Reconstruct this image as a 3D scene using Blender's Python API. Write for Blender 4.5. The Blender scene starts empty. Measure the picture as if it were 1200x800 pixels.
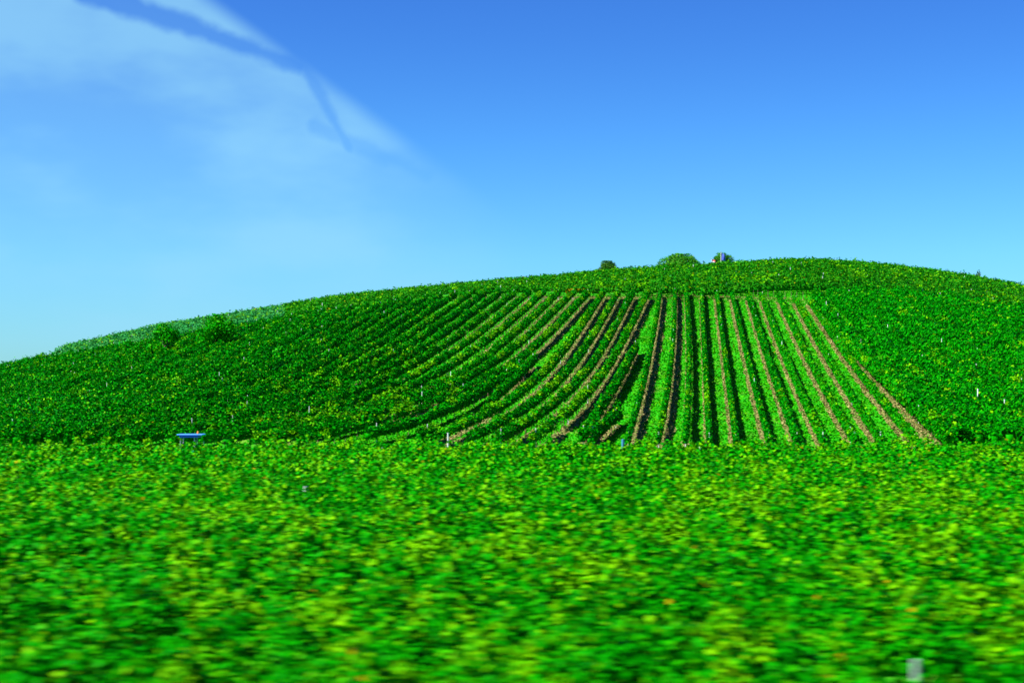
import bpy, math, random
import numpy as np
from mathutils import Vector

# ------------------------------------------------------------------ camera, sky, sun, exposure
random.seed(7); RNG = np.random.default_rng(11)
scene = bpy.context.scene
C = scene.collection
F, HZ = 1667.0, 446.0            # focal length and horizon of the 1200x800 photograph, pixels
cam = bpy.data.cameras.new('camera'); camo = bpy.data.objects.new('camera', cam); C.objects.link(camo)
cam.sensor_width = 36; cam.lens = 50.0
cam.shift_y = (HZ - 400) / 1200.0
camo.rotation_euler = (math.radians(90), 0, 0); camo.location = (0, 0, 0)
cam.clip_start = 0.5; cam.clip_end = 9000
cam.dof.use_dof = True; cam.dof.focus_distance = 130; cam.dof.aperture_fstop = 0.95; cam.dof.aperture_ratio = 0.2
scene.camera = camo

SUN_AZ = math.atan2(-0.85, -0.38)     # direction towards the sun, seen from above (x, y)
SUN_EL = math.radians(51)
sd = Vector((-0.85, -0.38, 0)).normalized() * math.cos(SUN_EL) + Vector((0, 0, math.sin(SUN_EL)))
sl = bpy.data.lights.new('sun', 'SUN'); sl.energy = 5.0; sl.angle = math.radians(0.5); sl.color = (1, .96, .88)
so = bpy.data.objects.new('sun', sl); C.objects.link(so)
so.rotation_euler = sd.to_track_quat('Z', 'Y').to_euler()

world = bpy.data.worlds.new('World'); scene.world = world; world.use_nodes = True
wt = world.node_tree; WN = wt.nodes; WL = wt.links; WN.clear()
def wnode(t, **kw):
    n = WN.new(t)
    for k, v in kw.items(): setattr(n, k, v)
    return n
def wm(op, a, b=None, c=None, clamp=False):
    n = wnode('ShaderNodeMath', operation=op, use_clamp=clamp)
    for i, v in enumerate((a, b, c)):
        if v is None: continue
        if isinstance(v, (int, float)): n.inputs[i].default_value = v
        else: WL.new(v, n.inputs[i])
    return n.outputs[0]
def wmix(fac, a, b, mode='MIX'):
    n = wnode('ShaderNodeMix', data_type='RGBA', blend_type=mode)
    for s, v in ((n.inputs[0], fac), (n.inputs[6], a), (n.inputs[7], b)):
        if isinstance(v, (int, float)): s.default_value = v
        elif isinstance(v, tuple): s.default_value = (*v, 1)
        else: WL.new(v, s)
    return n.outputs[2]
def wsmooth(v, a, b):
    n = wnode('ShaderNodeMapRange', interpolation_type='SMOOTHSTEP')
    WL.new(v, n.inputs[0]); n.inputs[1].default_value = a; n.inputs[2].default_value = b
    return n.outputs[0]
sky = wnode('ShaderNodeTexSky', sky_type='NISHITA', sun_disc=False)
sky.sun_elevation = SUN_EL; sky.sun_rotation = math.atan2(-0.85, -0.38)
sky.air_density = 1.0; sky.dust_density = 0.2; sky.ozone_density = 2.5
tc = wnode('ShaderNodeTexCoord'); sep = wnode('ShaderNodeSeparateXYZ'); WL.new(tc.outputs['Generated'], sep.inputs[0])
hs = wnode('ShaderNodeHueSaturation'); hs.inputs['Saturation'].default_value = 1.0
WL.new(sky.outputs[0], hs.inputs['Color'])
# clear blue deepening with height above the horizon
rmp = wnode('ShaderNodeValToRGB'); WL.new(wsmooth(sep.outputs[2], -0.02, 0.30), rmp.inputs[0])
rmp.color_ramp.elements[0].color = (.38, .84, 1.20, 1)
rmp.color_ramp.elements[1].color = (.22, .57, 1.24, 1)
e = rmp.color_ramp.elements.new(.25); e.color = (.37, .88, 1.27, 1)
e = rmp.color_ramp.elements.new(.6); e.color = (.29, .76, 1.32, 1)
base = wmix(1.0, hs.outputs[0], rmp.outputs[0], 'MULTIPLY')
# window glass reflection painted into the left of the sky, with its dark streaks
u = wm('DIVIDE', sep.outputs[0], wm('MAXIMUM', sep.outputs[1], .05))
v = wm('DIVIDE', sep.outputs[2], wm('MAXIMUM', sep.outputs[1], .05))
nz = wnode('ShaderNodeTexNoise'); nz.inputs['Scale'].default_value = 7; nz.inputs['Detail'].default_value = 4
mp = wnode('ShaderNodeMapping'); mp.inputs['Scale'].default_value = (1, 1, 2.2); mp.inputs['Rotation'].default_value = (0, .35, 0)
WL.new(tc.outputs['Generated'], mp.inputs[0]); WL.new(mp.outputs[0], nz.inputs['Vector'])
nz2 = wnode('ShaderNodeTexNoise'); nz2.inputs['Scale'].default_value = 55; nz2.inputs['Detail'].default_value = 3
WL.new(tc.outputs['Generated'], nz2.inputs['Vector'])
def UV(px, py): return ((px - 600) / F, (HZ - py) / F)
def edge(p, q, soft0, soft1):            # 1 on the lower-left side of the line p-q
    (ax, ay), (bx, by) = UV(*p), UV(*q)
    dx, dy = bx - ax, by - ay; L = math.hypot(dx, dy); nx, ny = dy / L, -dx / L
    d = wm('ADD', wm('MULTIPLY', wm('SUBTRACT', u, ax), nx), wm('MULTIPLY', wm('SUBTRACT', v, ay), ny))
    return wsmooth(d, soft0, soft1)
def streak(p, q, w, soft):               # 1 inside a long soft dark streak of the reflection
    (ax, ay), (bx, by) = UV(*p), UV(*q)
    dx, dy = bx - ax, by - ay; L2 = dx * dx + dy * dy
    rx, ry = wm('SUBTRACT', u, ax), wm('SUBTRACT', v, ay)
    t = wm('DIVIDE', wm('ADD', wm('MULTIPLY', rx, dx), wm('MULTIPLY', ry, dy)), L2, clamp=True)
    ex = wm('SUBTRACT', rx, wm('MULTIPLY', t, dx)); ey = wm('SUBTRACT', ry, wm('MULTIPLY', t, dy))
    d = wm('SQRT', wm('ADD', wm('MULTIPLY', ex, ex), wm('MULTIPLY', ey, ey)))
    d = wm('ADD', d, wm('MULTIPLY', wm('SUBTRACT', nz2.outputs[0], .5), .010))
    ww = wm('MULTIPLY_ADD', t, (w[1] - w[0]) / F, w[0] / F)
    r = wm('DIVIDE', wm('SUBTRACT', d, ww), soft / F)
    return wsmooth(r, 1.0, -0.2)
glare = wm('MULTIPLY', edge((262, 0), (620, 258), -.001, .015), wsmooth(u, .03, -.13))
glare = wm('MULTIPLY', glare, wsmooth(v, -.02, .06))
glare = wm('MULTIPLY', glare, wsmooth(sep.outputs[1], .1, .5))
glare = wm('MULTIPLY', glare, wm('ADD', .40, wm('MULTIPLY', wsmooth(nz.outputs[0], .35, .68), .60)))
gap = wm('MAXIMUM', streak((100, -12), (352, 78), (10, 3), 12), wm('MULTIPLY', streak((345, 58), (408, 172), (3, 3), 8), .75))
gap = wm('MAXIMUM', gap, wm('MULTIPLY', streak((368, 148), (500, 206), (5, 2), 10), .5))
gap = wm('MAXIMUM', gap, wm('MULTIPLY', streak((364, 143), (410, 166), (2, 2), 5), .4))
glare = wm('MULTIPLY', glare, wm('SUBTRACT', 1.0, wm('MULTIPLY', gap, .82)))
skyc = wmix(wm('MULTIPLY', glare, .64), base, (2.5, 5.5, 7.4))
bg = wnode('ShaderNodeBackground'); bg.inputs[1].default_value = 0.05
wo = wnode('ShaderNodeOutputWorld'); WL.new(skyc, bg.inputs[0]); WL.new(bg.outputs[0], wo.inputs[0])
scene.view_settings.view_transform = 'Standard'; scene.view_settings.look = 'None'
scene.view_settings.gamma = 1; scene.view_settings.use_curve_mapping = False
scene.view_settings.exposure = 1.42

# ------------------------------------------------------------------ small helpers
def tag(o, label=None, cat=None, group=None, kind=None):
    for k, val in (('label', label), ('category', cat), ('group', group), ('kind', kind)):
        if val: o[k] = val
    return o
def empty(name, loc, rz=0):
    o = bpy.data.objects.new(name, None); C.objects.link(o); o.location = loc; o.rotation_euler = (0, 0, rz)
    o.empty_display_size = .3
    return o
def npmesh(name, V, Q, mats, parent=None, smooth=False, origin=None, mi=None):
    V = np.asarray(V, float)
    if origin is not None: V = V - np.asarray(origin)
    me = bpy.data.meshes.new(name); n = len(Q); k = len(Q[0])
    me.vertices.add(len(V)); me.vertices.foreach_set('co', V.astype(np.float32).ravel())
    me.loops.add(n * k); me.loops.foreach_set('vertex_index', np.asarray(Q, np.int32).ravel())
    me.polygons.add(n); me.polygons.foreach_set('loop_start', np.arange(0, n * k, k, dtype=np.int32))
    try: me.polygons.foreach_set('loop_total', np.full(n, k, np.int32))
    except Exception: pass
    for m in (mats if isinstance(mats, (list, tuple)) else [mats]): me.materials.append(m)
    if mi is not None: me.polygons.foreach_set('material_index', np.asarray(mi, np.int32))
    me.update(calc_edges=True)
    if smooth: me.polygons.foreach_set('use_smooth', np.ones(len(me.polygons), bool))
    o = bpy.data.objects.new(name, me); C.objects.link(o)
    if parent: o.parent = parent
    elif origin is not None: o.location = origin
    return o
class MB:
    """collects boxes, tubes and polygons, then links them as one mesh"""
    def __init__(s): s.v = []; s.f = []
    def box(s, c, d, rz=0, taper=1.0):
        n = len(s.v); cr, sr = math.cos(rz), math.sin(rz)
        for z in (-.5, .5):
            t = taper if z > 0 else 1
            for x, y in ((-.5, -.5), (.5, -.5), (.5, .5), (-.5, .5)):
                X, Y = x * d[0] * t, y * d[1] * t
                s.v.append((c[0] + X * cr - Y * sr, c[1] + X * sr + Y * cr, c[2] + z * d[2]))
        s.f += [tuple(n + i for i in q) for q in ((0, 3, 2, 1), (4, 5, 6, 7), (0, 1, 5, 4), (1, 2, 6, 5), (2, 3, 7, 6), (3, 0, 4, 7))]
    def tube(s, pts, rs, k=7):
        n = len(s.v); P = [Vector(p) for p in pts]
        for i, p in enumerate(P):
            d = (P[min(i + 1, len(P) - 1)] - P[max(i - 1, 0)]).normalized()
            a = d.orthogonal().normalized(); b = d.cross(a)
            for j in range(k):
                t = 2 * math.pi * j / k; s.v.append(tuple(p + (a * math.cos(t) + b * math.sin(t)) * rs[i]))
        for i in range(len(P) - 1):
            for j in range(k):
                s.f.append((n + i * k + j, n + i * k + (j + 1) % k, n + (i + 1) * k + (j + 1) % k, n + (i + 1) * k + j))
        s.f.append(tuple(n + j for j in range(k))[::-1]); s.f.append(tuple(n + (len(P) - 1) * k + j for j in range(k)))
    def build(s, name, m, parent=None, loc=None, bevel=0, smooth=False):
        me = bpy.data.meshes.new(name); me.from_pydata(s.v, [], s.f); me.materials.append(m); me.update()
        if smooth:
            for p in me.polygons: p.use_smooth = True
        o = bpy.data.objects.new(name, me); C.objects.link(o)
        if parent: o.parent = parent
        if loc: o.location = loc
        if bevel:
            b = o.modifiers.new('b', 'BEVEL'); b.width = bevel; b.segments = 2
        return o
def lattice(seed, n=256): return np.random.default_rng(seed).random((n, n))
_L = {}
def vnoise(x, y, seed=0):
    if seed not in _L: _L[seed] = lattice(seed + 1)
    L = _L[seed]; xi = np.floor(x).astype(int); yi = np.floor(y).astype(int); fx = x - xi; fy = y - yi
    fx = fx * fx * (3 - 2 * fx); fy = fy * fy * (3 - 2 * fy)
    g = lambda a, b: L[a % 256, b % 256]
    return (g(xi, yi) * (1 - fx) + g(xi + 1, yi) * fx) * (1 - fy) + (g(xi, yi + 1) * (1 - fx) + g(xi + 1, yi + 1) * fx) * fy

# ------------------------------------------------------------------ materials
def mat(name): 
    m = bpy.data.materials.new(name); m.use_nodes = True; m.node_tree.nodes.clear(); return m
def leafmat(name, ramp, scale=.5, rw=.6, nw=.9, off=-.25, trans=.16, rough=.5, spec=.04, fine=0.0, bal=0.0):
    m = mat(name); N, L = m.node_tree.nodes, m.node_tree.links
    out = N.new('ShaderNodeOutputMaterial'); geo = N.new('ShaderNodeNewGeometry')
    nt = N.new('ShaderNodeTexNoise'); nt.inputs['Scale'].default_value = scale; nt.inputs['Detail'].default_value = 5
    nt.inputs['Roughness'].default_value = .6
    L.new(geo.outputs['Position'], nt.inputs['Vector'])
    a = N.new('ShaderNodeMath'); a.operation = 'MULTIPLY_ADD'; L.new(geo.outputs['Random Per Island'], a.inputs[0])
    a.inputs[1].default_value = rw; a.inputs[2].default_value = off
    b = N.new('ShaderNodeMath'); b.operation = 'MULTIPLY_ADD'; L.new(nt.outputs[0], b.inputs[0]); b.inputs[1].default_value = nw
    L.new(a.outputs[0], b.inputs[2])
    cr = N.new('ShaderNodeValToRGB'); L.new(b.outputs[0], cr.inputs[0]); els = cr.color_ramp.elements
    while len(els) > 1: els.remove(els[-1])
    els[0].position, els[0].color = ramp[0][0], (*ramp[0][1], 1)
    for p, c in ramp[1:]: e = els.new(p); e.color = (*c, 1)
    # a few rusty leaves
    gt = N.new('ShaderNodeMath'); gt.operation = 'GREATER_THAN'; L.new(geo.outputs['Random Per Island'], gt.inputs[0]); gt.inputs[1].default_value = .9965 - bal
    mx = N.new('ShaderNodeMix'); mx.data_type = 'RGBA'; L.new(gt.outputs[0], mx.inputs[0]); L.new(cr.outputs[0], mx.inputs[6]); mx.inputs[7].default_value = (.22, .18, .002, 1)
    p = N.new('ShaderNodeBsdfPrincipled'); p.inputs['Roughness'].default_value = rough; p.inputs['Specular IOR Level'].default_value = spec
    p.inputs['Specular Tint'].default_value = (.3, 1, .1, 1)
    L.new(mx.outputs[2], p.inputs['Base Color'])
    t = N.new('ShaderNodeBsdfTranslucent'); L.new(mx.outputs[2], t.inputs[0])
    ms = N.new('ShaderNodeMixShader'); ms.inputs[0].default_value = trans
    L.new(p.outputs[0], ms.inputs[1]); L.new(t.outputs[0], ms.inputs[2]); L.new(ms.outputs[0], out.inputs[0])
    return m
VINE = [(0.0, (.0008, .095, .0003)), (.40, (.0012, .190, .0003)), (.62, (.004, .25, .0004)), (.80, (.055, .29, .0006)), (1.0, (.12, .34, .001))]
M_fore = leafmat('vine_leaves_near', VINE, scale=.9, rw=.50, nw=1.0, off=-.24, bal=.0)
M_hill = leafmat('vine_leaves_hill', VINE, scale=.35, rw=.55, nw=.7, off=-.30, bal=-.01)
M_yel = leafmat('vine_leaves_lime', VINE, scale=.35, rw=.6, nw=.7, off=-.18, bal=-.01)
M_right = leafmat('vine_leaves_slope', VINE, scale=.3, rw=.6, nw=.6, off=-.26, bal=-.01)
M_crest = leafmat('vine_leaves_crest', [(0, (.002, .09, .001)), (.45, (.006, .17, .002)), (.8, (.05, .25, .006)), (1, (.15, .30, .02))], scale=.3, rw=.6, nw=.8, off=-.28)
M_glare = leafmat('vine_leaves_glare', [(0, (.01, .14, .03)), (.45, (.02, .22, .045)), (.8, (.06, .28, .05)), (1, (.12, .32, .04))], scale=.3, rw=.6, nw=.8, off=-.25)  # pale window glare over the left ridge, mixed into the leaf colour
M_tree = leafmat('tree_leaves', [(0, (.004, .045, .006)), (.5, (.015, .085, .008)), (1, (.07, .15, .01))], scale=.6, rw=.7, nw=.7, off=-.2)
M_tree2 = leafmat('tree_leaves_olive', [(0, (.01, .12, .006)), (.5, (.025, .19, .008)), (1, (.10, .24, .015))], scale=.6, rw=.7, nw=.7, off=-.2)
M_young = leafmat('vine_leaves_young', [(0, (.012, .22, .0005)), (.45, (.075, .31, .0006)), (1, (.15, .40, .001))], scale=.5, rw=.8, nw=.4, off=-.1)
def ground_mat(name, cols, scale, detail=8, bump=.3, scale2=None, col2=None, fac2=.5):
    m = mat(name); N, L = m.node_tree.nodes, m.node_tree.links
    out = N.new('ShaderNodeOutputMaterial'); geo = N.new('ShaderNodeNewGeometry')
    nt = N.new('ShaderNodeTexNoise'); nt.inputs['Scale'].default_value = scale; nt.inputs['Detail'].default_value = detail; nt.inputs['Roughness'].default_value = .7
    L.new(geo.outputs['Position'], nt.inputs['Vector'])
    cr = N.new('ShaderNodeValToRGB'); L.new(nt.outputs[0], cr.inputs[0]); els = cr.color_ramp.elements
    els[0].position, els[0].color = .3, (*cols[0], 1); els[1].position, els[1].color = .7, (*cols[-1], 1)
    if len(cols) == 3: e = els.new(.5); e.color = (*cols[1], 1)
    col = cr.outputs[0]
    if col2:
        n2 = N.new('ShaderNodeTexNoise'); n2.inputs['Scale'].default_value = scale2; n2.inputs['Detail'].default_value = 6
        L.new(geo.outputs['Position'], n2.inputs['Vector'])
        mr = N.new('ShaderNodeMapRange'); L.new(n2.outputs[0], mr.inputs[0]); mr.inputs[1].default_value = .52; mr.inputs[2].default_value = .72; mr.inputs[4].default_value = fac2
        mx = N.new('ShaderNodeMix'); mx.data_type = 'RGBA'; L.new(mr.outputs[0], mx.inputs[0]); L.new(col, mx.inputs[6]); mx.inputs[7].default_value = (*col2, 1); col = mx.outputs[2]
    p = N.new('ShaderNodeBsdfPrincipled'); p.inputs['Roughness'].default_value = .9; p.inputs['Specular IOR Level'].default_value = .1
    bp = N.new('ShaderNodeBump'); bp.inputs['Strength'].default_value = bump; bp.inputs['Distance'].default_value = .15
    n3 = N.new('ShaderNodeTexNoise'); n3.inputs['Scale'].default_value = 9; n3.inputs['Detail'].default_value = 4; L.new(geo.outputs['Position'], n3.inputs['Vector'])
    L.new(n3.outputs[0], bp.inputs['Height']); L.new(bp.outputs[0], p.inputs['Normal'])
    L.new(col, p.inputs['Base Color']); L.new(p.outputs[0], out.inputs[0]); return m
M_ground = ground_mat('hill_grass', [(.004, .19, .0006), (.012, .27, .0006), (.04, .30, .001)], 2.2, bump=.8, scale2=.35, col2=(.13, .22, .02), fac2=.75)
M_soil = ground_mat('straw_soil', [(.09, .085, .02), (.18, .155, .05), (.30, .26, .11)], 3.5, bump=.9, scale2=1.1, col2=(.05, .16, .01), fac2=.8)
M_blade = leafmat('grass_blades', [(0, (.004, .19, .0004)), (.5, (.014, .28, .0006)), (1, (.10, .31, .002))], scale=.4, rw=.5, nw=.9, off=-.22)
M_straw = leafmat('straw_blades', [(0, (.10, .10, .02)), (.5, (.20, .17, .055)), (1, (.32, .28, .11))], scale=1.5, rw=.9, nw=.3, off=-.1, trans=.1)
def simple(name, c, rough=.6, metal=0, bump=0, var=.25, scale=12):
    m = mat(name); N, L = m.node_tree.nodes, m.node_tree.links
    out = N.new('ShaderNodeOutputMaterial'); p = N.new('ShaderNodeBsdfPrincipled'); p.inputs['Roughness'].default_value = rough; p.inputs['Metallic'].default_value = metal
    tcn = N.new('ShaderNodeTexCoord'); nt = N.new('ShaderNodeTexNoise'); nt.inputs['Scale'].default_value = scale; nt.inputs['Detail'].default_value = 5; L.new(tcn.outputs['Object'], nt.inputs['Vector'])
    mx = N.new('ShaderNodeMix'); mx.data_type = 'RGBA'; L.new(nt.outputs[0], mx.inputs[0])
    mx.inputs[6].default_value = (*[k * (1 - var) for k in c], 1); mx.inputs[7].default_value = (*[min(1, k * (1 + var)) for k in c], 1)
    L.new(mx.outputs[2], p.inputs['Base Color']); L.new(p.outputs[0], out.inputs[0]); return m
M_wood = simple('vine_bark', (.13, .085, .045), .9)
M_bark = simple('tree_bark', (.10, .075, .05), .95)
M_post = simple('weathered_white_post', (.52, .56, .54), .7)
M_grey = simple('grey_green_post', (.24, .36, .26), .7)
M_bluepost = simple('blue_tube', (.03, .16, .30), .5)
M_blue = simple('tractor_blue_paint', (.018, .10, .75), .3, var=.1)
M_bluelt = simple('tractor_roof_paint', (.06, .24, .85), .35, var=.1)
M_teal = simple('tractor_teal_glass', (.02, .18, .16), .1, var=.1)
M_rubber = simple('tyre_rubber', (.02, .02, .02), .85)
M_rim = simple('wheel_rim', (.55, .56, .55), .5)
M_amber = simple('amber_lens', (.9, .22, .02), .3, var=.05)
M_steel = simple('grey_metal', (.4, .42, .44), .4, metal=.6)
M_fred = simple('flag_red', (.75, .10, .09), .8, var=.05)
M_fwhite = simple('flag_white', (.8, .8, .8), .8, var=.03)
M_fblue = simple('flag_blue', (.05, .10, .50), .8, var=.05)

# ------------------------------------------------------------------ the lie of the land
SIL = np.array([(-900, 520), (-500, 490), (-200, 455), (0, 436), (85, 414), (200, 389), (300, 374), (400, 357), (520, 345), (640, 335), (700, 329),
                (800, 322), (845, 321), (870, 318), (940, 314), (1000, 317), (1100, 328), (1200, 345), (1400, 392), (1700, 450), (2100, 505)], float)
uS = np.linspace(-1.0, 1.0, 801)
_s = np.interp(uS * F + 600, SIL[:, 0], SIL[:, 1]); _k = np.hanning(33); _k /= _k.sum()
_s = np.convolve(np.pad(_s, 16, mode='edge'), _k, 'valid')
def crest_py(u): return np.interp(u, uS, _s)
def herm(y, y0, z0, m0, y1, z1, m1):
    h = y1 - y0; t = (y - y0) / h
    return z0 * (2*t**3 - 3*t**2 + 1) + m0 * h * (t**3 - 2*t**2 + t) + z1 * (-2*t**3 + 3*t**2) + m1 * h * (t**3 - t**2)
Y0, YB, YM, YC, YE = 84., 95., 160., 215., 330.
def height_uy(u, y):
    u, y = np.broadcast_arrays(np.asarray(u, float), np.asarray(y, float))
    pc = crest_py(u); zb = -(520 - HZ) / F * YB + 0 * u
    pm = 520 - .823 * (520 - pc); zm = (HZ - pm) / F * YM; zc = (HZ - pc) / F * YC
    s1 = (zm - zb) / (YM - YB); s2 = (zc - zm) / (YC - YM); mm = .5 * (s1 + s2); mc = zc / YC
    zf = -5.95 + .0048 * np.clip(y, 0, 84); zt = -5.95 + .0048 * 84
    z = zf
    z = np.where(y > Y0, herm(y, Y0, zt, .0048, YB, zb, s1 * 1.0), z)
    z = np.where(y > YB, herm(y, YB, zb, s1 * 1.0, YM, zm, mm), z)
    z = np.where(y > YM, herm(y, YM, zm, mm, YC, zc, mc), z)
    ze = zc * .4 - 4
    z = np.where(y > YC, herm(y, YC, zc, mc, YE, ze, -.09), z)
    z = np.where(y > YE, np.maximum(ze - .09 * (y - YE) + 0.00008 * (y - YE) ** 2, -30) , z)
    z = np.where(y > 900, -30, z)
    return z
def height(x, y):
    x = np.asarray(x, float); y = np.asarray(y, float)
    return height_uy(np.clip(x / np.maximum(y, 20), -1, 1), y)
_yt = np.linspace(85, 215, 1301)
def unproj(px, py):
    """point of the hillside seen in that direction"""
    u = (px - 600) / F; e = HZ - F * height_uy(u, _yt) / _yt
    y = float(np.interp(-py, -e, _yt)); return (u * y, y)
def proj(x, y): return 600 + F * x / y, HZ - F * height(x, y) / y

xs = np.concatenate([np.linspace(-4000, -400, 14), np.linspace(-380, -125, 26), np.arange(-120, 121, 1.25), np.linspace(125, 380, 26), np.linspace(400, 4000, 14)])
ys = np.concatenate([np.linspace(-600, 0, 10), np.arange(4, 84, 4), np.arange(84, 240, 1.0), np.arange(240, 340, 5), np.linspace(345, 900, 20), np.linspace(1000, 5000, 9)])
X, Y = np.meshgrid(xs, ys); Z = height(X, Y); nx, ny = len(xs), len(ys)
idx = np.arange(nx * ny).reshape(ny, nx)
Q = np.stack([idx[:-1, :-1], idx[:-1, 1:], idx[1:, 1:], idx[1:, :-1]], -1).reshape(-1, 4)
tag(npmesh('hillside', np.stack([X, Y, Z], -1).reshape(-1, 3), Q, M_ground, smooth=True), kind='structure')

# ------------------------------------------------------------------ foliage
def leaves(P, Nrm, S, fold=.25):
    """kite-shaped leaves, one island each"""
    n = len(P); r = RNG.normal(size=(n, 3)); N_ = Nrm / np.linalg.norm(Nrm, axis=1)[:, None]
    T = np.cross(N_, r); T /= np.linalg.norm(T, axis=1)[:, None] + 1e-9; B = np.cross(N_, T)
    S = S[:, None]; w = (.75 + .3 * RNG.random((n, 1)))
    V = np.empty((n, 4, 3)); V[:, 0] = P - T * S * .45; V[:, 1] = P + B * S * .5 * w - N_ * S * fold * .5 + T * S * .05
    V[:, 2] = P + T * S * .6; V[:, 3] = P - B * S * .5 * w - N_ * S * fold * .5 + T * S * .05
    return V.reshape(-1, 3), np.arange(n * 4).reshape(n, 4)
def leaves6(P, Nrm, S):
    """broader lobed leaf out of four triangles-like quads, for the near vines"""
    n = len(P); r = RNG.normal(size=(n, 3)); N_ = Nrm / np.linalg.norm(Nrm, axis=1)[:, None]
    T = np.cross(N_, r); T /= np.linalg.norm(T, axis=1)[:, None] + 1e-9; B = np.cross(N_, T); S = S[:, None]
    prof = [(-.35, 0, 0), (-.5, .35, -.08), (.05, .55, -.2), (.3, .3, -.08), (.65, 0, -.12), (.3, -.3, -.08), (.05, -.55, -.2), (-.5, -.35, -.08)]
    V = np.stack([P + T * S * a + B * S * b + N_ * S * c for a, b, c in prof], 1)
    base = (np.arange(n) * 8)[:, None]
    Q = np.concatenate([base + np.array(q)[None] for q in ((0, 1, 2, 3), (0, 3, 4, 5), (0, 5, 6, 7))], 0)
    return V.reshape(-1, 3), Q
def resample(pts, step=.5):
    pts = np.asarray(pts, float); d = np.r_[0, np.cumsum(np.linalg.norm(np.diff(pts, axis=0), axis=1))]
    n = max(2, int(d[-1] / step) + 1); t = np.linspace(0, d[-1], n)
    return np.stack([np.interp(t, d, pts[:, 0]), np.interp(t, d, pts[:, 1])], 1), t
def hedge(path, dens, size, h0, h1, w, seed, detail=False, yt=.70, spikes=.12, keep=None, gaps=0.0, core=.55, hv=0.0, hole=None):
    """leaves and inner growth of a row of vines along a plan path"""
    pts, t = resample(path); L = t[-1]; n = int(L * dens)
    tt = RNG.random(n) * L
    x = np.interp(tt, t, pts[:, 0]); y = np.interp(tt, t, pts[:, 1])
    d = np.gradient(pts, axis=0); d /= np.linalg.norm(d, axis=1)[:, None]
    dx = np.interp(tt, t, d[:, 0]); dy = np.interp(tt, t, d[:, 1])
    if keep is not None:
        k = keep(x, y) 
    else: k = np.ones(n, bool)
    lump = vnoise(tt / .55, np.full(n, seed * 7.3), 3); big = vnoise(tt / 3.1, np.full(n, seed * 3.7), 4)
    k &= ~(vnoise(tt / 1.6, np.full(n, seed * 5.1), 8) < gaps)
    hh = h1 * (.80 - hv + (.22 + hv) * lump + (.16 + hv) * big)
    if hole: k &= ~((tt / L > hole[0]) & (tt / L < hole[1]))
    ww = w * (.70 + .45 * lump + .2 * big)
    ph = RNG.normal(size=n) * 1.25 + math.pi / 2
    rad = 1 - np.abs(RNG.normal(size=n)) * .22; cz = (h0 + hh) / 2; rz = (hh - h0) / 2
    cs, sn = np.cos(ph), np.sin(ph)
    sq = lambda a: np.sign(a) * np.abs(a) ** .72
    off = sq(cs) * ww / 2 * rad; z = cz + sq(sn) * rz * rad
    sp = RNG.random(n) < spikes; z = np.where(sp, hh + RNG.random(n) ** 1.6 * .38 * (vnoise(tt / .22, np.full(n, seed * 1.9), 6) ** 2) * 1.8, z); off = np.where(sp, off * .35, off)
    px_, py_ = x - dy * off, y + dx * off
    P = np.stack([px_, py_, height(px_, py_) + z], 1)
    out = np.stack([-dy * cs, dx * cs, sn], 1)
    Nm = out * .75 + RNG.normal(size=(n, 3)) * .48 + np.array([0, 0, .25])
    S = size * (.65 + .7 * RNG.random(n))
    young = ((z > hh * .86) & (vnoise(x / 1.1 + 17, y / 2.2, 9) * .65 + vnoise(x / .35, y / .5, 10) * .35 > yt) & (RNG.random(n) < .85)) | (sp & (RNG.random(n) < .12))
    P, Nm, S, young = P[k], Nm[k], S[k], young[k]
    V, Q = (leaves6 if detail else leaves)(P, Nm, S)
    MI = np.tile(young.astype(int), 3) if detail else young.astype(int)
    # inner growth
    if core and len(V):
        m = len(pts); lc = vnoise(t / .9, np.full(m, seed * 7.3), 3)
        H = h1 * (.62 + .2 * lc); Wd = w * core * (.6 + .5 * lc); kk = keep(pts[:, 0], pts[:, 1]) if keep is not None else np.ones(m, bool)
        if hole: kk &= ~((t / L > hole[0] - .02) & (t / L < hole[1] + .02))
        kk &= ~(vnoise(t / 1.6, np.full(m, seed * 5.1), 8) < gaps + .08)
        ring = []
        for a, b in ((-.5, 0), (-.4, 1), (.4, 1), (.5, 0)):
            o_ = a * Wd + RNG.normal(size=m) * .03; X_ = pts[:, 0] - d[:, 1] * o_; Y_ = pts[:, 1] + d[:, 0] * o_
            ring.append(np.stack([X_, Y_, height(X_, Y_) + (h0 + .12 + b * (H - h0 - .12))], 1))
        R = np.stack(ring, 1).reshape(-1, 3); i = np.nonzero(kk[:-1] & kk[1:])[0] * 4
        qs = [np.stack([i + a, i + b, i + b + 4, i + a + 4], 1) for a, b in ((0, 1), (1, 2), (2, 3), (3, 0))]
        qs += [np.stack([i, i + 1, i + 2, i + 3], 1)[[0, -1]] + np.array([[0], [4]])] if len(i) else []
        Q2 = np.concatenate(qs, 0) + len(V)
        V = np.concatenate([V, R]); Q = np.concatenate([Q, Q2]); MI = np.concatenate([MI, np.zeros(len(Q2), int)])
    return V, Q, MI
def merge(parts):
    Vs, Qs, n = [], [], 0
    for V, Q in [p[:2] for p in parts]:
        if len(Q) == 0: continue
        Vs.append(V); Qs.append(Q + n); n += len(V)
    if len(parts[0]) == 3: return np.concatenate(Vs), np.concatenate(Qs), np.concatenate([p[2] for p in parts if len(p[1])])
    return np.concatenate(Vs), np.concatenate(Qs)
def post_mb(mb, x, y, h, r=.045, lean=(0, 0), base=None):
    z = float(height(x, y)) if base is None else base
    mb.tube([(x, y, z - .05), (x + lean[0] * .5, y + lean[1] * .5, z + h * .5), (x + lean[0], y + lean[1], z + h)], [r, r * .97, r * .92], 6)

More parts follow.
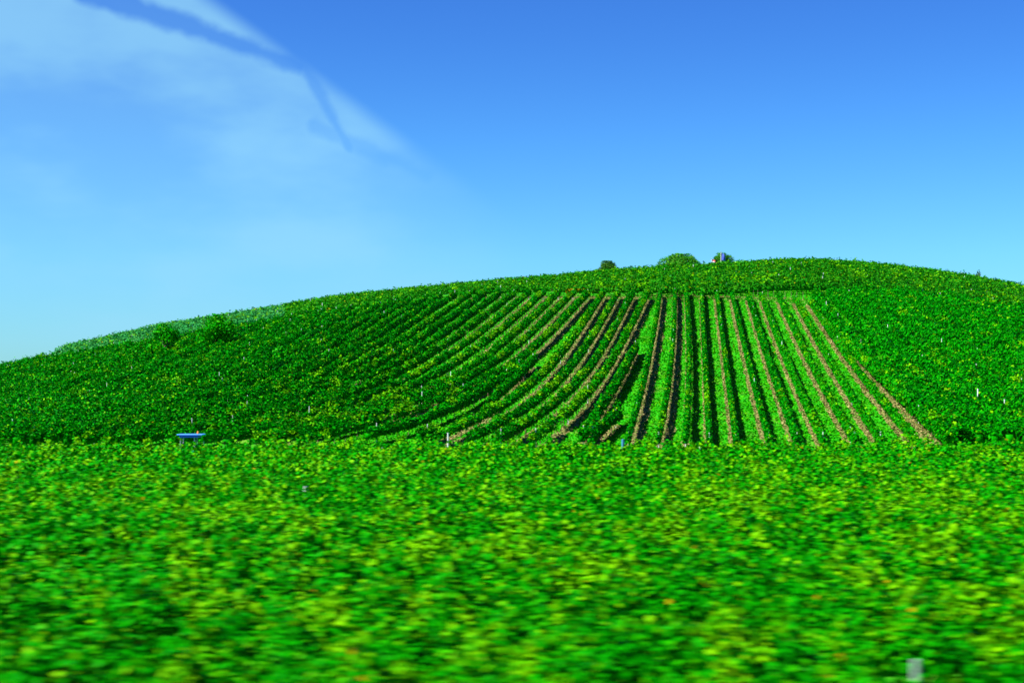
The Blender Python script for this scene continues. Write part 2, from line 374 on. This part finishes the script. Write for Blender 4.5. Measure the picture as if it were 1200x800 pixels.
def stems(path, every=1.1):
    mb = MB(); pts, t = resample(path, every)
    for x, y in pts[1:-1]:
        x += random.uniform(-.08, .08); y += random.uniform(-.08, .08); z = float(height(x, y)); a = random.uniform(-.12, .12); b = random.uniform(-.12, .12)
        n = len(mb.v); r = .035
        mb.tube([(x, y, z - .03), (x + a, y + b, z + .45), (x + a * .4, y + b * 1.4, z + .85)], [r, r * .8, r * .6], 4)
    return mb
strip_parts = []; straw_P = []; 
def strip(path, w, raise_=.03, side=0.0, straw=26):
    """bare straw-covered soil under a row, draped on the slope"""
    pts, t = resample(path, .8); d = np.gradient(pts, axis=0); d /= np.linalg.norm(d, axis=1)[:, None]; m = len(pts)
    rows = []
    for a in (-.5, -.17, .17, .5):
        jit = (vnoise(t / .8, np.full(m, 91.0 + a * 10 + len(strip_parts)), 5) - .5) * w * .45
        o_ = a * w + side + (jit if abs(a) == .5 else 0)
        X_, Y_ = pts[:, 0] - d[:, 1] * o_, pts[:, 1] + d[:, 0] * o_
        rows.append(np.stack([X_, Y_, height(X_, Y_) + raise_ + (.03 if abs(a) < .5 else 0)], 1))
    V = np.stack(rows, 1).reshape(-1, 3); i = np.arange(m - 1) * 4
    Q = np.concatenate([np.stack([i + a, i + a + 1, i + a + 5, i + a + 4], 1) for a in range(3)])
    strip_parts.append((V, Q))
    n = int(t[-1] * straw); tt = RNG.random(n) * t[-1]; o_ = RNG.uniform(-.5, .5, n) * w + side
    x = np.interp(tt, t, pts[:, 0]) - np.interp(tt, t, d[:, 1]) * o_; y = np.interp(tt, t, pts[:, 1]) + np.interp(tt, t, d[:, 0]) * o_
    straw_P.append(np.stack([x, y, height(x, y) + .07 + RNG.random(n) * .06], 1))

def curve_px(p0, p1, bow, n=14, y_extra=0):
    """row traced over the slope from its top end to its foot"""
    pts = []
    for i in range(n):
        t = i / (n - 1); px = p0[0] + (p1[0] - p0[0]) * t + bow * 4 * t * (1 - t); py = p0[1] + (p1[1] - p0[1]) * t
        pts.append(unproj(px, py))
    return pts
ORD = ['first', 'second', 'third', 'fourth', 'fifth', 'sixth', 'seventh', 'eighth', 'ninth', 'tenth', 'eleventh', 'twelfth', 'thirteenth', 'fourteenth', 'fifteenth', 'sixteenth', 'seventeenth', 'eighteenth']
def vine_row(path, label, group, m, dens, size, h=1.4, w=.75, seed=0, h0=.45, stem=True, posts=4, spikes=.12, gaps=0.0, hole=None, hv=0.06, foot_post=True, yt=.70):
    org = path[-1]; base = Vector((org[0], org[1], float(height(*org))))
    root = empty('vine_row', base)
    tag(root, label, 'vine row', group)
    V, Q, MI = hedge(path, dens, size, h0, h, w, seed, spikes=spikes, gaps=gaps, hole=hole, hv=hv, core=.5, yt=yt)
    npmesh('foliage', V, Q, [m, M_young], parent=root, origin=base, mi=MI)
    if stem:
        s = stems(path); s.v = [tuple(Vector(p) - base) for p in s.v]
        so_ = s.build('vine_stems', M_wood, root); so_['kind'] = 'stuff'
    pts, t = resample(path, 1.0)
    ks = [1, len(pts) - 2] + sorted(random.sample(range(3, max(4, len(pts) - 3)), min(posts, max(1, len(pts) - 6)))) if len(pts) > 8 else [1]
    if not foot_post: ks.remove(len(pts) - 2)
    for k in ks[:posts + 2]:
        mb = MB(); x, y = pts[k]
        post_mb(mb, x, y, random.uniform(h + .05, h + .30), .028)
        mb.v = [tuple(Vector(p) - base) for p in mb.v]; mb.build('post', M_post, root)
    return root

# --- central block: rows running straight up the slope
tops = [774, 791, 804, 822, 840, 858, 877, 893, 913, 932, 950]; topy = [349, 349, 348, 348, 351, 352, 353, 354, 355, 357, 362]
bots = [737, 772, 803, 831, 862, 900, 933, 963, 1000, 1030, 1070]
bow = [4, 5, 4, 0, 0, -1, -2, -3, -4, -4, -5]
for i in range(11):
    path = curve_px((tops[i], topy[i]), (bots[i] - (tops[i] - bots[i]) * .05, 532), bow[i])
    where = 'next to the open grassy wedge' if i == 0 else ('along its right edge' if i == 10 else 'from the open grassy wedge')
    vine_row(path, f'{ORD[i]} straight vine row of the striped middle block, {where}', 'vine rows of the striped middle block',
             M_yel if i > 6 else M_hill, 170, .17, h=1.0 if i > 2 else 1.12, w=.38 if i < 6 else .54, seed=i + 1, h0=.58 if i < 3 else .42, posts=2)
    strip(path, 1.0 if i < 2 else .46, side=.26 if i < 2 else (-.05 if i < 4 else -.16))
path = curve_px((982, 402), (1112, 530), -3)
vine_row(path, 'shorter lime green vine row between the striped block and the dense right slope', 'vine rows of the striped middle block', M_yel, 180, .19, h=1.2, w=.6, seed=21, posts=1); strip(path, .8, side=-.25)
# --- left block: rows fanning down to the left
def left_top(px): return float(np.interp(px, [-100, 0, 50, 95, 200, 300, 400, 527, 610, 757], [448, 439, 425, 421, 404, 387, 371, 353, 351, 352]))
specs = [((746, 416), (676, 530), 3)]
short = [((746, 416), (681, 528), 3, 'short vine row ending blunt halfway up the grassy wedge'),
         ((726, 499), (690, 530), 0, 'stub of vine row at the foot of the grassy wedge')]
for k, (p0, p1, b, lab) in enumerate(short):
    path = curve_px(p0, p1, b); vine_row(path, lab, 'vine rows fanning over the left slope', M_hill, 190, .19, h=1.3, w=.6, seed=30 + k, posts=0); strip(path, .8, side=-.1)
A_ = [.48, .50, .55, .62, .90, .98, 1.0, 1.08, 1.15, 1.25]; K_ = [.12, .17, .18, .22, .42, .42]
def fan_path(top, a, k, n=26, ybot=531):
    pts = []
    for q in range(n):
        py = top[1] + (ybot - top[1]) * (q / (n - 1)) ** .8; t_ = py - top[1]
        pts.append(unproj(top[0] - t_ * (a + k * max(0, (py - 348) / 137) ** 3), py))
    return pts
path = [unproj(*p) for p in ((627, 431), (606, 453), (588, 471), (563, 495), (528, 513), (490, 524))]
vine_row(path, 'vine row that starts below the narrow green gap and ends by the white end post', 'vine rows fanning over the left slope', M_hill, 175, .19, h=1.2, w=.6, seed=45, posts=1, hole=(.62, .93)); strip(path, .75, side=.15)
path = [unproj(*p) for p in ((612, 438), (580, 461), (542, 485), (488, 508), (430, 524))]
vine_row(path, 'vine row starting at the lowest tip of the narrow green gap', 'vine rows fanning over the left slope', M_hill, 165, .19, h=1.25, w=.7, seed=46, posts=1, hv=.1)
for i in range(46):
    tp = 759 - 17.3 * i; ty = left_top(tp)
    a_ = A_[i] if i < 10 else 1.25 + .05 * (i - 9); k_ = K_[min(i, 5)]
    path = fan_path((tp, ty), a_, k_)
    path = [p for p in path if p[0] / p[1] > -.52]
    hole = None
    if len(path) < 3: continue
    if i < 14: lab = f'{ORD[i]} full length vine row left of the grassy wedge, slanting down to the left'
    else: lab = 'dark green vine row merging into the dense far left slope'
    if i in (3, 4): # openings where a few vines are missing
        pass
    vine_row(path, lab, 'vine rows fanning over the left slope' if i < 14 else 'dense vine rows of the far left slope', M_hill if i % 3 else M_yel,
             165 if i < 18 else 125, .19 if i < 18 else .21, h=1.25, w=.60 if i < 9 else (.54 if i < 20 else .72), yt=.60 if i < 9 else (.70 if i < 14 else .78), seed=50 + i, h0=.60 if i < 9 else .42, stem=i < 12, posts=2, gaps=.12 if i in (4, 9) else .07, hole=hole, hv=.12, foot_post=i < 3)
    if i < 12: strip(path if i < 4 else [p for p in path if proj(*p)[1] < 498], .85 if i < 9 else .6, side=.28)

# --- right block: one mass of vines
parts = []; right_posts = []
for j in range(40):
    tp = 957 + 15.5 * j; bt = 1104 + 36 * j
    ty = 358 if j == 0 else float(crest_py((tp - 600) / F)) + 28 + max(0, 8 - j)
    path = curve_px((tp, ty), (bt + 8, 528), -4)
    path = [p for p in path if p[0] / p[1] < .50]
    if len(path) < 3: continue
    parts.append(hedge(path, 185, .215, .3, 1.45, 1.15, 200 + j, yt=.76, hv=.1, spikes=.10, gaps=.02))
    if j < 18:
        half = curve_px((tp + 7.7, ty), (bt + 26, 528), -4)[6:]
        half = [p for p in half if p[0] / p[1] < .50]
        if len(half) > 2: parts.append(hedge(half, 150, .215, .3, 1.3, .9, 260 + j, yt=.76, hv=.1))
    pts, t = resample(path, 1.0); right_posts += [tuple(pts[k]) for k in range(len(pts)) if random.random() < .05]
    if j == 0: strip(path, .8, side=-.85)
V, Q, MI = merge(parts)
tag(npmesh('vineyard_foliage', V, Q, [M_right, M_young], mi=MI), 'dense mid green vines covering the right hand slope', 'vines', kind='stuff')
# --- crest: rows running across
def crest_keep(x, y):
    px, py = proj(x, y)
    lim = (vnoise(px / 7.0, py * 0, 13) - .5) * np.where(px > 840, 8, 4) + np.interp(px, [-200, 0, 85, 200, 300, 400, 527, 610, 757, 850, 950, 1010, 1200, 1400], [450, 440, 420, 401, 384, 368, 350, 349, 349, 352, 357, 357, 368, 400])
    k = (py < lim)
    # the curved grass track over the shoulder of the hill
    tr = np.interp(px, [740, 770, 800, 840], [341, 334, 328, 325]); k &= ~((px > 745) & (px < 838) & (np.abs(py - tr) < 2.6))
    return k
cp, pp = [], []; crest_posts = []
for k in range(30):
    y0 = 163 + 2.05 * k
    path = [(u_ * y0, y0 + .12 * u_ * 100) for u_ in np.linspace(-.5, .5, 60)]
    kp = lambda x, y: crest_keep(x, y) & (x / y > -.16)
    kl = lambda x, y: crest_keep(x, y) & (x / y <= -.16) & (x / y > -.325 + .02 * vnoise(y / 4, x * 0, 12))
    cp.append(hedge(path, 75, .23, .4, 1.4, .8, 300 + k, spikes=.25, keep=kp, gaps=.05))
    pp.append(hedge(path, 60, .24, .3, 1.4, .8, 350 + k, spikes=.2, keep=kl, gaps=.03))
    pts, t = resample(path, 1.0); ok = crest_keep(pts[:, 0], pts[:, 1])
    for q in range(len(pts)):
        if ok[q] and random.random() < .030 and abs(pts[q, 0] / pts[q, 1]) < .37: crest_posts.append(tuple(pts[q]))
V, Q, MI = merge(cp); tag(npmesh('vineyard_foliage', V, Q, [M_crest, M_young], mi=MI), 'band of vines along the crest of the hill', 'vines', kind='stuff')
V, Q, MI = merge(pp); tag(npmesh('vineyard_foliage', V, Q, [M_glare, M_young], mi=MI), 'vines on the far left ridge against the sky, window glare painted into their colour', 'vines', kind='stuff')
edge_path = [unproj(p, np.interp(p, [540, 757, 850, 950], [348, 346, 348, 352]) - 1.2) for p in range(540, 950, 8)]
tag(stems(edge_path, .7).build('vine_stems', M_wood), 'dark vine stems along the lower edge of the crest vines', 'vine stems', kind='stuff')
ns = 9000; pe = RNG.uniform(520, 955, ns); qe = np.interp(pe, [520, 757, 850, 955], [351, 348, 349, 354]) + RNG.normal(size=ns) * 1.6
yt_ = np.array([unproj(a, b) for a, b in zip(pe, qe)]); edge_P = np.stack([yt_[:, 0], yt_[:, 1], height(yt_[:, 0], yt_[:, 1]) + .08], 1); straw_P.append(edge_P[:3500])
# straw at the head of the rows
strip([unproj(p, left_top(p) - 2) for p in range(530, 760, 10)], 1.6, straw=120); strip([unproj(p, np.interp(p, [757, 940], [346, 351])) for p in range(762, 945, 10)], .7)
V, Q = merge(strip_parts); tag(npmesh('soil', V, Q, M_soil, smooth=True), kind='structure')
P = np.concatenate(straw_P); n = len(P); V, Q = leaves(P, RNG.normal(size=(n, 3)) * .5 + np.array([0, 0, 1]), .08 + .12 * RNG.random(n))
tag(npmesh('dry_straw', V, Q, M_straw), 'dry straw lying on the soil under the vine rows', 'straw', kind='stuff')
# grass between the rows of the striped block
n = 150000; px = RNG.uniform(380, 1110, n)
yy = 88 + (172 - 88) * RNG.random(n); xx = (px - 600) / F * yy
P = np.concatenate([np.stack([xx, yy, height(xx, yy) + .05], 1), edge_P[3500:]]); n = len(P)
V, Q = leaves(P, np.stack([RNG.normal(size=n), RNG.normal(size=n), 1.3 + .5 * RNG.random(n)], 1), .13 + .10 * RNG.random(n))
tag(npmesh('grass', V, Q, M_blade), 'short bright grass between the vine rows', 'grass', kind='stuff')

# --- foreground vines
parts = []; parts_far = []
y0 = 15.0; k = 0
while y0 < 85.5:
    half = .42 * y0 + 5
    path = [(x_, y0 + .14 * x_ * (1 - (y0 / 90) ** 2) + .25 * math.sin(x_ * .11 + k)) for x_ in np.linspace(-half, half, 40)]
    near = y0 < 42
    dens = 720 if y0 < 30 else (480 if near else (300 if y0 < 60 else 190)); size = .105 if y0 < 30 else (.12 if near else (.145 if y0 < 60 else .18))
    (parts if near else parts_far).append(hedge(path, dens, size, .3, 1.55, 1.25, 400 + k, detail=near, yt=.575, spikes=.22, hv=.24, gaps=.10, core=.5))
    y0 += 1.75; k += 1
V, Q, MI = merge(parts + parts_far)
tag(npmesh('vineyard_foliage', V, Q, [M_fore, M_young], mi=MI), 'lush vine canopy with lime green shoots filling the foreground', 'vines', kind='stuff')

# ------------------------------------------------------------------ posts standing in the masses
def lone_post(x, y, h, r, label, group, m=M_post, lean=(0, 0)):
    b = Vector((x, y, float(height(x, y)))); mb = MB()
    mb.tube([(0, 0, -.05), (lean[0] * .5, lean[1] * .5, h * .5), (lean[0], lean[1], h)], [r, r, r * .93], 8)
    o = mb.build('trellis_post', m, None, loc=b); tag(o, label, 'post', group); return o
random.shuffle(right_posts)
for x, y in right_posts[:45]: lone_post(x, y, random.uniform(1.45, 1.75), .035, 'pale trellis post poking out of the right slope vines', 'posts in the right slope vines', lean=(random.uniform(-.05, .05), 0))
for x, y in crest_posts[:70]: lone_post(x, y, random.uniform(1.4, 1.75), .035, 'thin pale trellis post among the crest vines', 'posts in the crest vines', lean=(random.uniform(-.05, .05), 0))
def at(px, Y, z=None):
    x = (px - 600) / F * Y; return x, Y
x, y = at(525, 90); lone_post(x, y, 1.75, .05, 'white end post at the foot of the left slope rows', None)
x, y = at(730, 89); lone_post(x, y, 1.55, .10, 'blue plastic tube around a post at the foot of the grassy wedge', None, M_bluepost)
x, y = at(1146, 104); lone_post(x, y, 2.0, .05, 'tallest white post at the foot of the right slope', None)
x, y = at(1073, 19.8); lone_post(x, y, 1.98, .045, 'thick pale post in the nearest vines at the bottom right', None, M_grey)
x, y = at(358, 54); lone_post(x, y, 1.75, .09, 'short white post added for a bright reflection in the foreground vines', None)  # post added where a white reflection shows among the near vines
for px_, Y_ in ((112, 84), (385, 83), (448, 84), (563, 84), (820, 83)):
    x, y = at(px_, Y_); lone_post(x, y, 1.7, .045, 'pale post at the far edge of the foreground vines', 'posts at the far edge of the foreground vines')

# ------------------------------------------------------------------ trees and bushes
def tree(px, Y, w, h, label, name, m, ndens, size, cz=.55, group=None, lobes=9, seed=1, trunk_h=.4, sink=0.0, cat='tree'):
    x = (px - 600) / F * Y; b = Vector((x, Y, float(height(x, Y)) - sink)); rnd = random.Random(seed); root = empty(name, b); tag(root, label, cat, group)
    mb = MB(); mb.tube([(0, 0, -.2), (.05 * w, 0, h * trunk_h), (.0, .03 * w, h * .75)], [w * .045, w * .032, w * .012], 8)
    ctrs = []
    for k in range(lobes):
        a = 2 * math.pi * k / lobes + rnd.uniform(-.4, .4); rr = rnd.uniform(.15, .34) * w; zz = h * rnd.uniform(cz - .18, .82)
        c = (math.cos(a) * rr, math.sin(a) * rr, zz); ctrs.append((c, rnd.uniform(.13, .22) * w))
        mb.tube([(.03 * w, 0, h * trunk_h * rnd.uniform(.7, 1.1)), (c[0] * .5, c[1] * .5, zz * .75), c], [w * .02, w * .013, w * .005], 5)
    ctrs.append(((0, 0, h * .84), .2 * w)); ctrs.append(((.1 * w, 0, h * .68), .24 * w))
    mb.build('trunk', M_bark, root)
    Ps, Ns = [], []
    for c, r in ctrs:
        n = int(ndens * r * r); g = RNG.normal(size=(n, 3)); g /= np.linalg.norm(g, axis=1)[:, None]
        rad = r * (.6 + .5 * RNG.random(n) + .25 * vnoise(g[:, 0] * 3 + 9 + c[0], g[:, 2] * 3 + 9 + c[1], 2)); Ps.append(np.array(c) + g * rad[:, None] * np.array([1, 1, .8])); Ns.append(g + RNG.normal(size=(n, 3)) * .6)
    P, N_ = np.concatenate(Ps), np.concatenate(Ns); P[:, 2] = np.minimum(P[:, 2], h * 1.02)
    V, Q = leaves(P, N_, size * (.6 + .8 * RNG.random(len(P)))); npmesh('crown', V, Q, m, parent=root)
    return root
tree(797, 228, 7.2, 4.2, 'broad low tree with an open crown on the skyline', 'tree', M_tree2, 300, .24, seed=3, sink=0.3)
tree(845, 232, 3.9, 4.4, 'round olive green tree behind the flag poles on the skyline', 'tree', M_tree2, 700, .2, seed=5, sink=0)
tree(711, 226, 4.6, 3.4, 'small dark bushy tree alone on the skyline', 'tree', M_tree, 700, .2, seed=8, sink=0, lobes=6)
tree(192, 152, 4.2, 3.7, 'rounded dark bush on the left slope, the left one of the pair', 'bush', M_yel, 330, .22, seed=12, cz=.4, cat='bush')
tree(253, 152, 5.0, 4.0, 'broader dark bush on the left slope, the right one of the pair', 'bush', M_yel, 330, .22, seed=14, cz=.4, cat='bush')
# spiky tuft on the right skyline
x = (1147 - 600) / F * 214; b = Vector((x, 214, float(height(x, 214)))); root = empty('shrub', b); tag(root, 'spiky shrub breaking the skyline at the far right', 'shrub')
mb = MB(); Ps = []
for k in range(16):
    a = random.uniform(-1.3, 1.4); hh = random.uniform(1.6, 2.7) * (1 - abs(a) * .15); q = random.uniform(-.3, .3)
    mb.tube([(a * .6, q * .5, 0), (a, q, hh * .6), (a * 1.1, q, hh)], [.03, .02, .008], 4)
    z = RNG.random(60); Ps.append(np.stack([a * (.6 + .5 * z) + RNG.normal(size=60) * .11 * (1.2 - z), q + RNG.normal(size=60) * .1, z * hh], 1))
mb.build('stem', M_bark, root); P = np.concatenate(Ps); V, Q = leaves(P, RNG.normal(size=P.shape), np.full(len(P), .17)); npmesh('foliage', V, Q, M_tree, parent=root)

# ------------------------------------------------------------------ flags on the crest
def flag(px, Y, h, cloth_w, cloth_h, bands, label, dirx, droop):
    x = (px - 600) / F * Y; b = Vector((x, Y, float(height(x, Y)))); root = empty('flag', b); tag(root, label, 'flag')
    mb = MB(); mb.tube([(0, 0, -.1), (0, 0, h)], [.06, .045], 8); mb.build('pole', M_post, root)
    mb = MB(); mb.tube([(0, 0, h), (0, 0, h + .06), (0, 0, h + .12)], [.07, .08, .02], 8); mb.build('finial', M_steel, root)
    n, r = 12, 9; V, Q, mi = [], [], []
    for side in (0, 1):
        for j in range(r + 1):
            for i in range(n + 1):
                s, t_ = i / n, j / r
                V.append((dirx * (.06 + s * cloth_w), .12 * math.sin(s * 7 + t_ * 2) * s + side * .012, h - .08 - t_ * cloth_h - droop * s * s))
    for side in (0, 1):
        o_ = side * (n + 1) * (r + 1)
        for j in range(r):
            for i in range(n):
                a = o_ + j * (n + 1) + i; q = (a, a + 1, a + n + 2, a + n + 1); Q.append(q if side == 0 else q[::-1]); mi.append(min(len(bands) - 1, int(j / r * len(bands))))
    npmesh('cloth', V, Q, bands, parent=root, smooth=True, mi=mi)
flag(834, 219, 2.35, .65, .8, [M_fred, M_fwhite, M_fred], 'red and white flag drooping from the left pole on the crest', 1, .35)
flag(845, 219, 3.3, .6, 1.1, [M_fblue, M_fblue], 'blue flag hanging from the taller white pole on the crest', 1, .6)

# ------------------------------------------------------------------ small tractor on the track at the foot of the hill
tx, ty_ = at(224, 89.5); tb = Vector((tx, ty_, float(height(tx, ty_)) - .27)); T = empty('tractor', tb)
tag(T, 'narrow blue tractor with a flat roof half hidden behind the foreground vines', 'tractor')
b = MB(); b.box((.55, 0, .72), (1.15, .55, .42), taper=.92); b.box((1.15, 0, .62), (.12, .5, .34)); b.box((-.45, 0, .55), (.9, .5, .28)); b.build('body', M_blue, T, bevel=.03)
b = MB(); b.box((0, 0, 1.93), (1.62, 1.05, .07)); r = b.build('roof', M_bluelt, T, bevel=.03)
b = MB(); b.box((-.05, 0, 1.82), (1.2, .9, .14)); b.build('roof_lining', M_blue, r, bevel=.02)
for sx in (-.62, .30):
    for sy in (-.38, .38):
        b = MB(); b.tube([(sx, sy, .65), (sx * .92, sy, 1.80)], [.028, .028], 6); b.build('roof_pillar', M_steel, T)
b = MB(); b.box((.28, 0, 1.35), (.03, .70, .62)); b.build('windscreen', M_teal, T)
b = MB(); b.box((-.35, 0, .92), (.42, .42, .1)); b.box((-.56, 0, 1.15), (.08, .42, .4)); b.build('seat', M_rubber, T, bevel=.03)
b = MB(); b.tube([(.15, 0, .95), (.02, 0, 1.15)], [.02, .02], 6)
for k in range(12):
    a, c = 2 * math.pi * k / 12, 2 * math.pi * (k + 1) / 12
    b.tube([(.02 + .07 * math.cos(a), .17 * math.sin(a), 1.16 + .12 * math.cos(a)), (.02 + .07 * math.cos(c), .17 * math.sin(c), 1.16 + .12 * math.cos(c))], [.015, .015], 5)
b.build('steering_wheel', M_rubber, T)
b = MB(); b.tube([(.75, .15, .9), (.75, .15, 1.5)], [.03, .03], 8); b.build('exhaust', M_steel, T)
b = MB(); b.tube([(.42, 0, 1.965), (.42, 0, 2.0), (.42, 0, 2.10), (.42, 0, 2.14)], [.03, .055, .05, .02], 10); b.build('beacon', M_amber, T)
for sx, r_, w_ in ((-.55, .52, .30), (.85, .34, .22)):
    for sy in (-.48, .48):
        y0_, y1_ = sy - w_ / 2, sy + w_ / 2; b = MB()
        b.tube([(sx, y0_, r_), (sx, y0_ + .04, r_), (sx, y1_ - .04, r_), (sx, y1_, r_)], [r_ * .88, r_, r_, r_ * .88], 24)
        for q in range(20):
            a = 2 * math.pi * q / 20; b.tube([(sx + math.cos(a) * r_, y0_ + .03, r_ + math.sin(a) * r_), (sx + math.cos(a + .12) * r_, y1_ - .03, r_ + math.sin(a + .12) * r_)], [.022, .022], 4)
        ty2 = b.build('wheel', M_rubber, T); b = MB(); s = -1 if sy < 0 else 1
        b.tube([(sx, sy + s * (w_ / 2 - .02), r_), (sx, sy + s * (w_ / 2 + .012), r_), (sx, sy + s * (w_ / 2 + .03), r_)], [r_ * .55, r_ * .55, r_ * .2], 18); b.build('rim', M_rim, ty2)
for sy in (-.2, .2):
    b = MB(); b.tube([(1.205, sy, .72), (1.24, sy, .72)], [.06, .055], 10); b.build('headlight', M_fwhite, T)
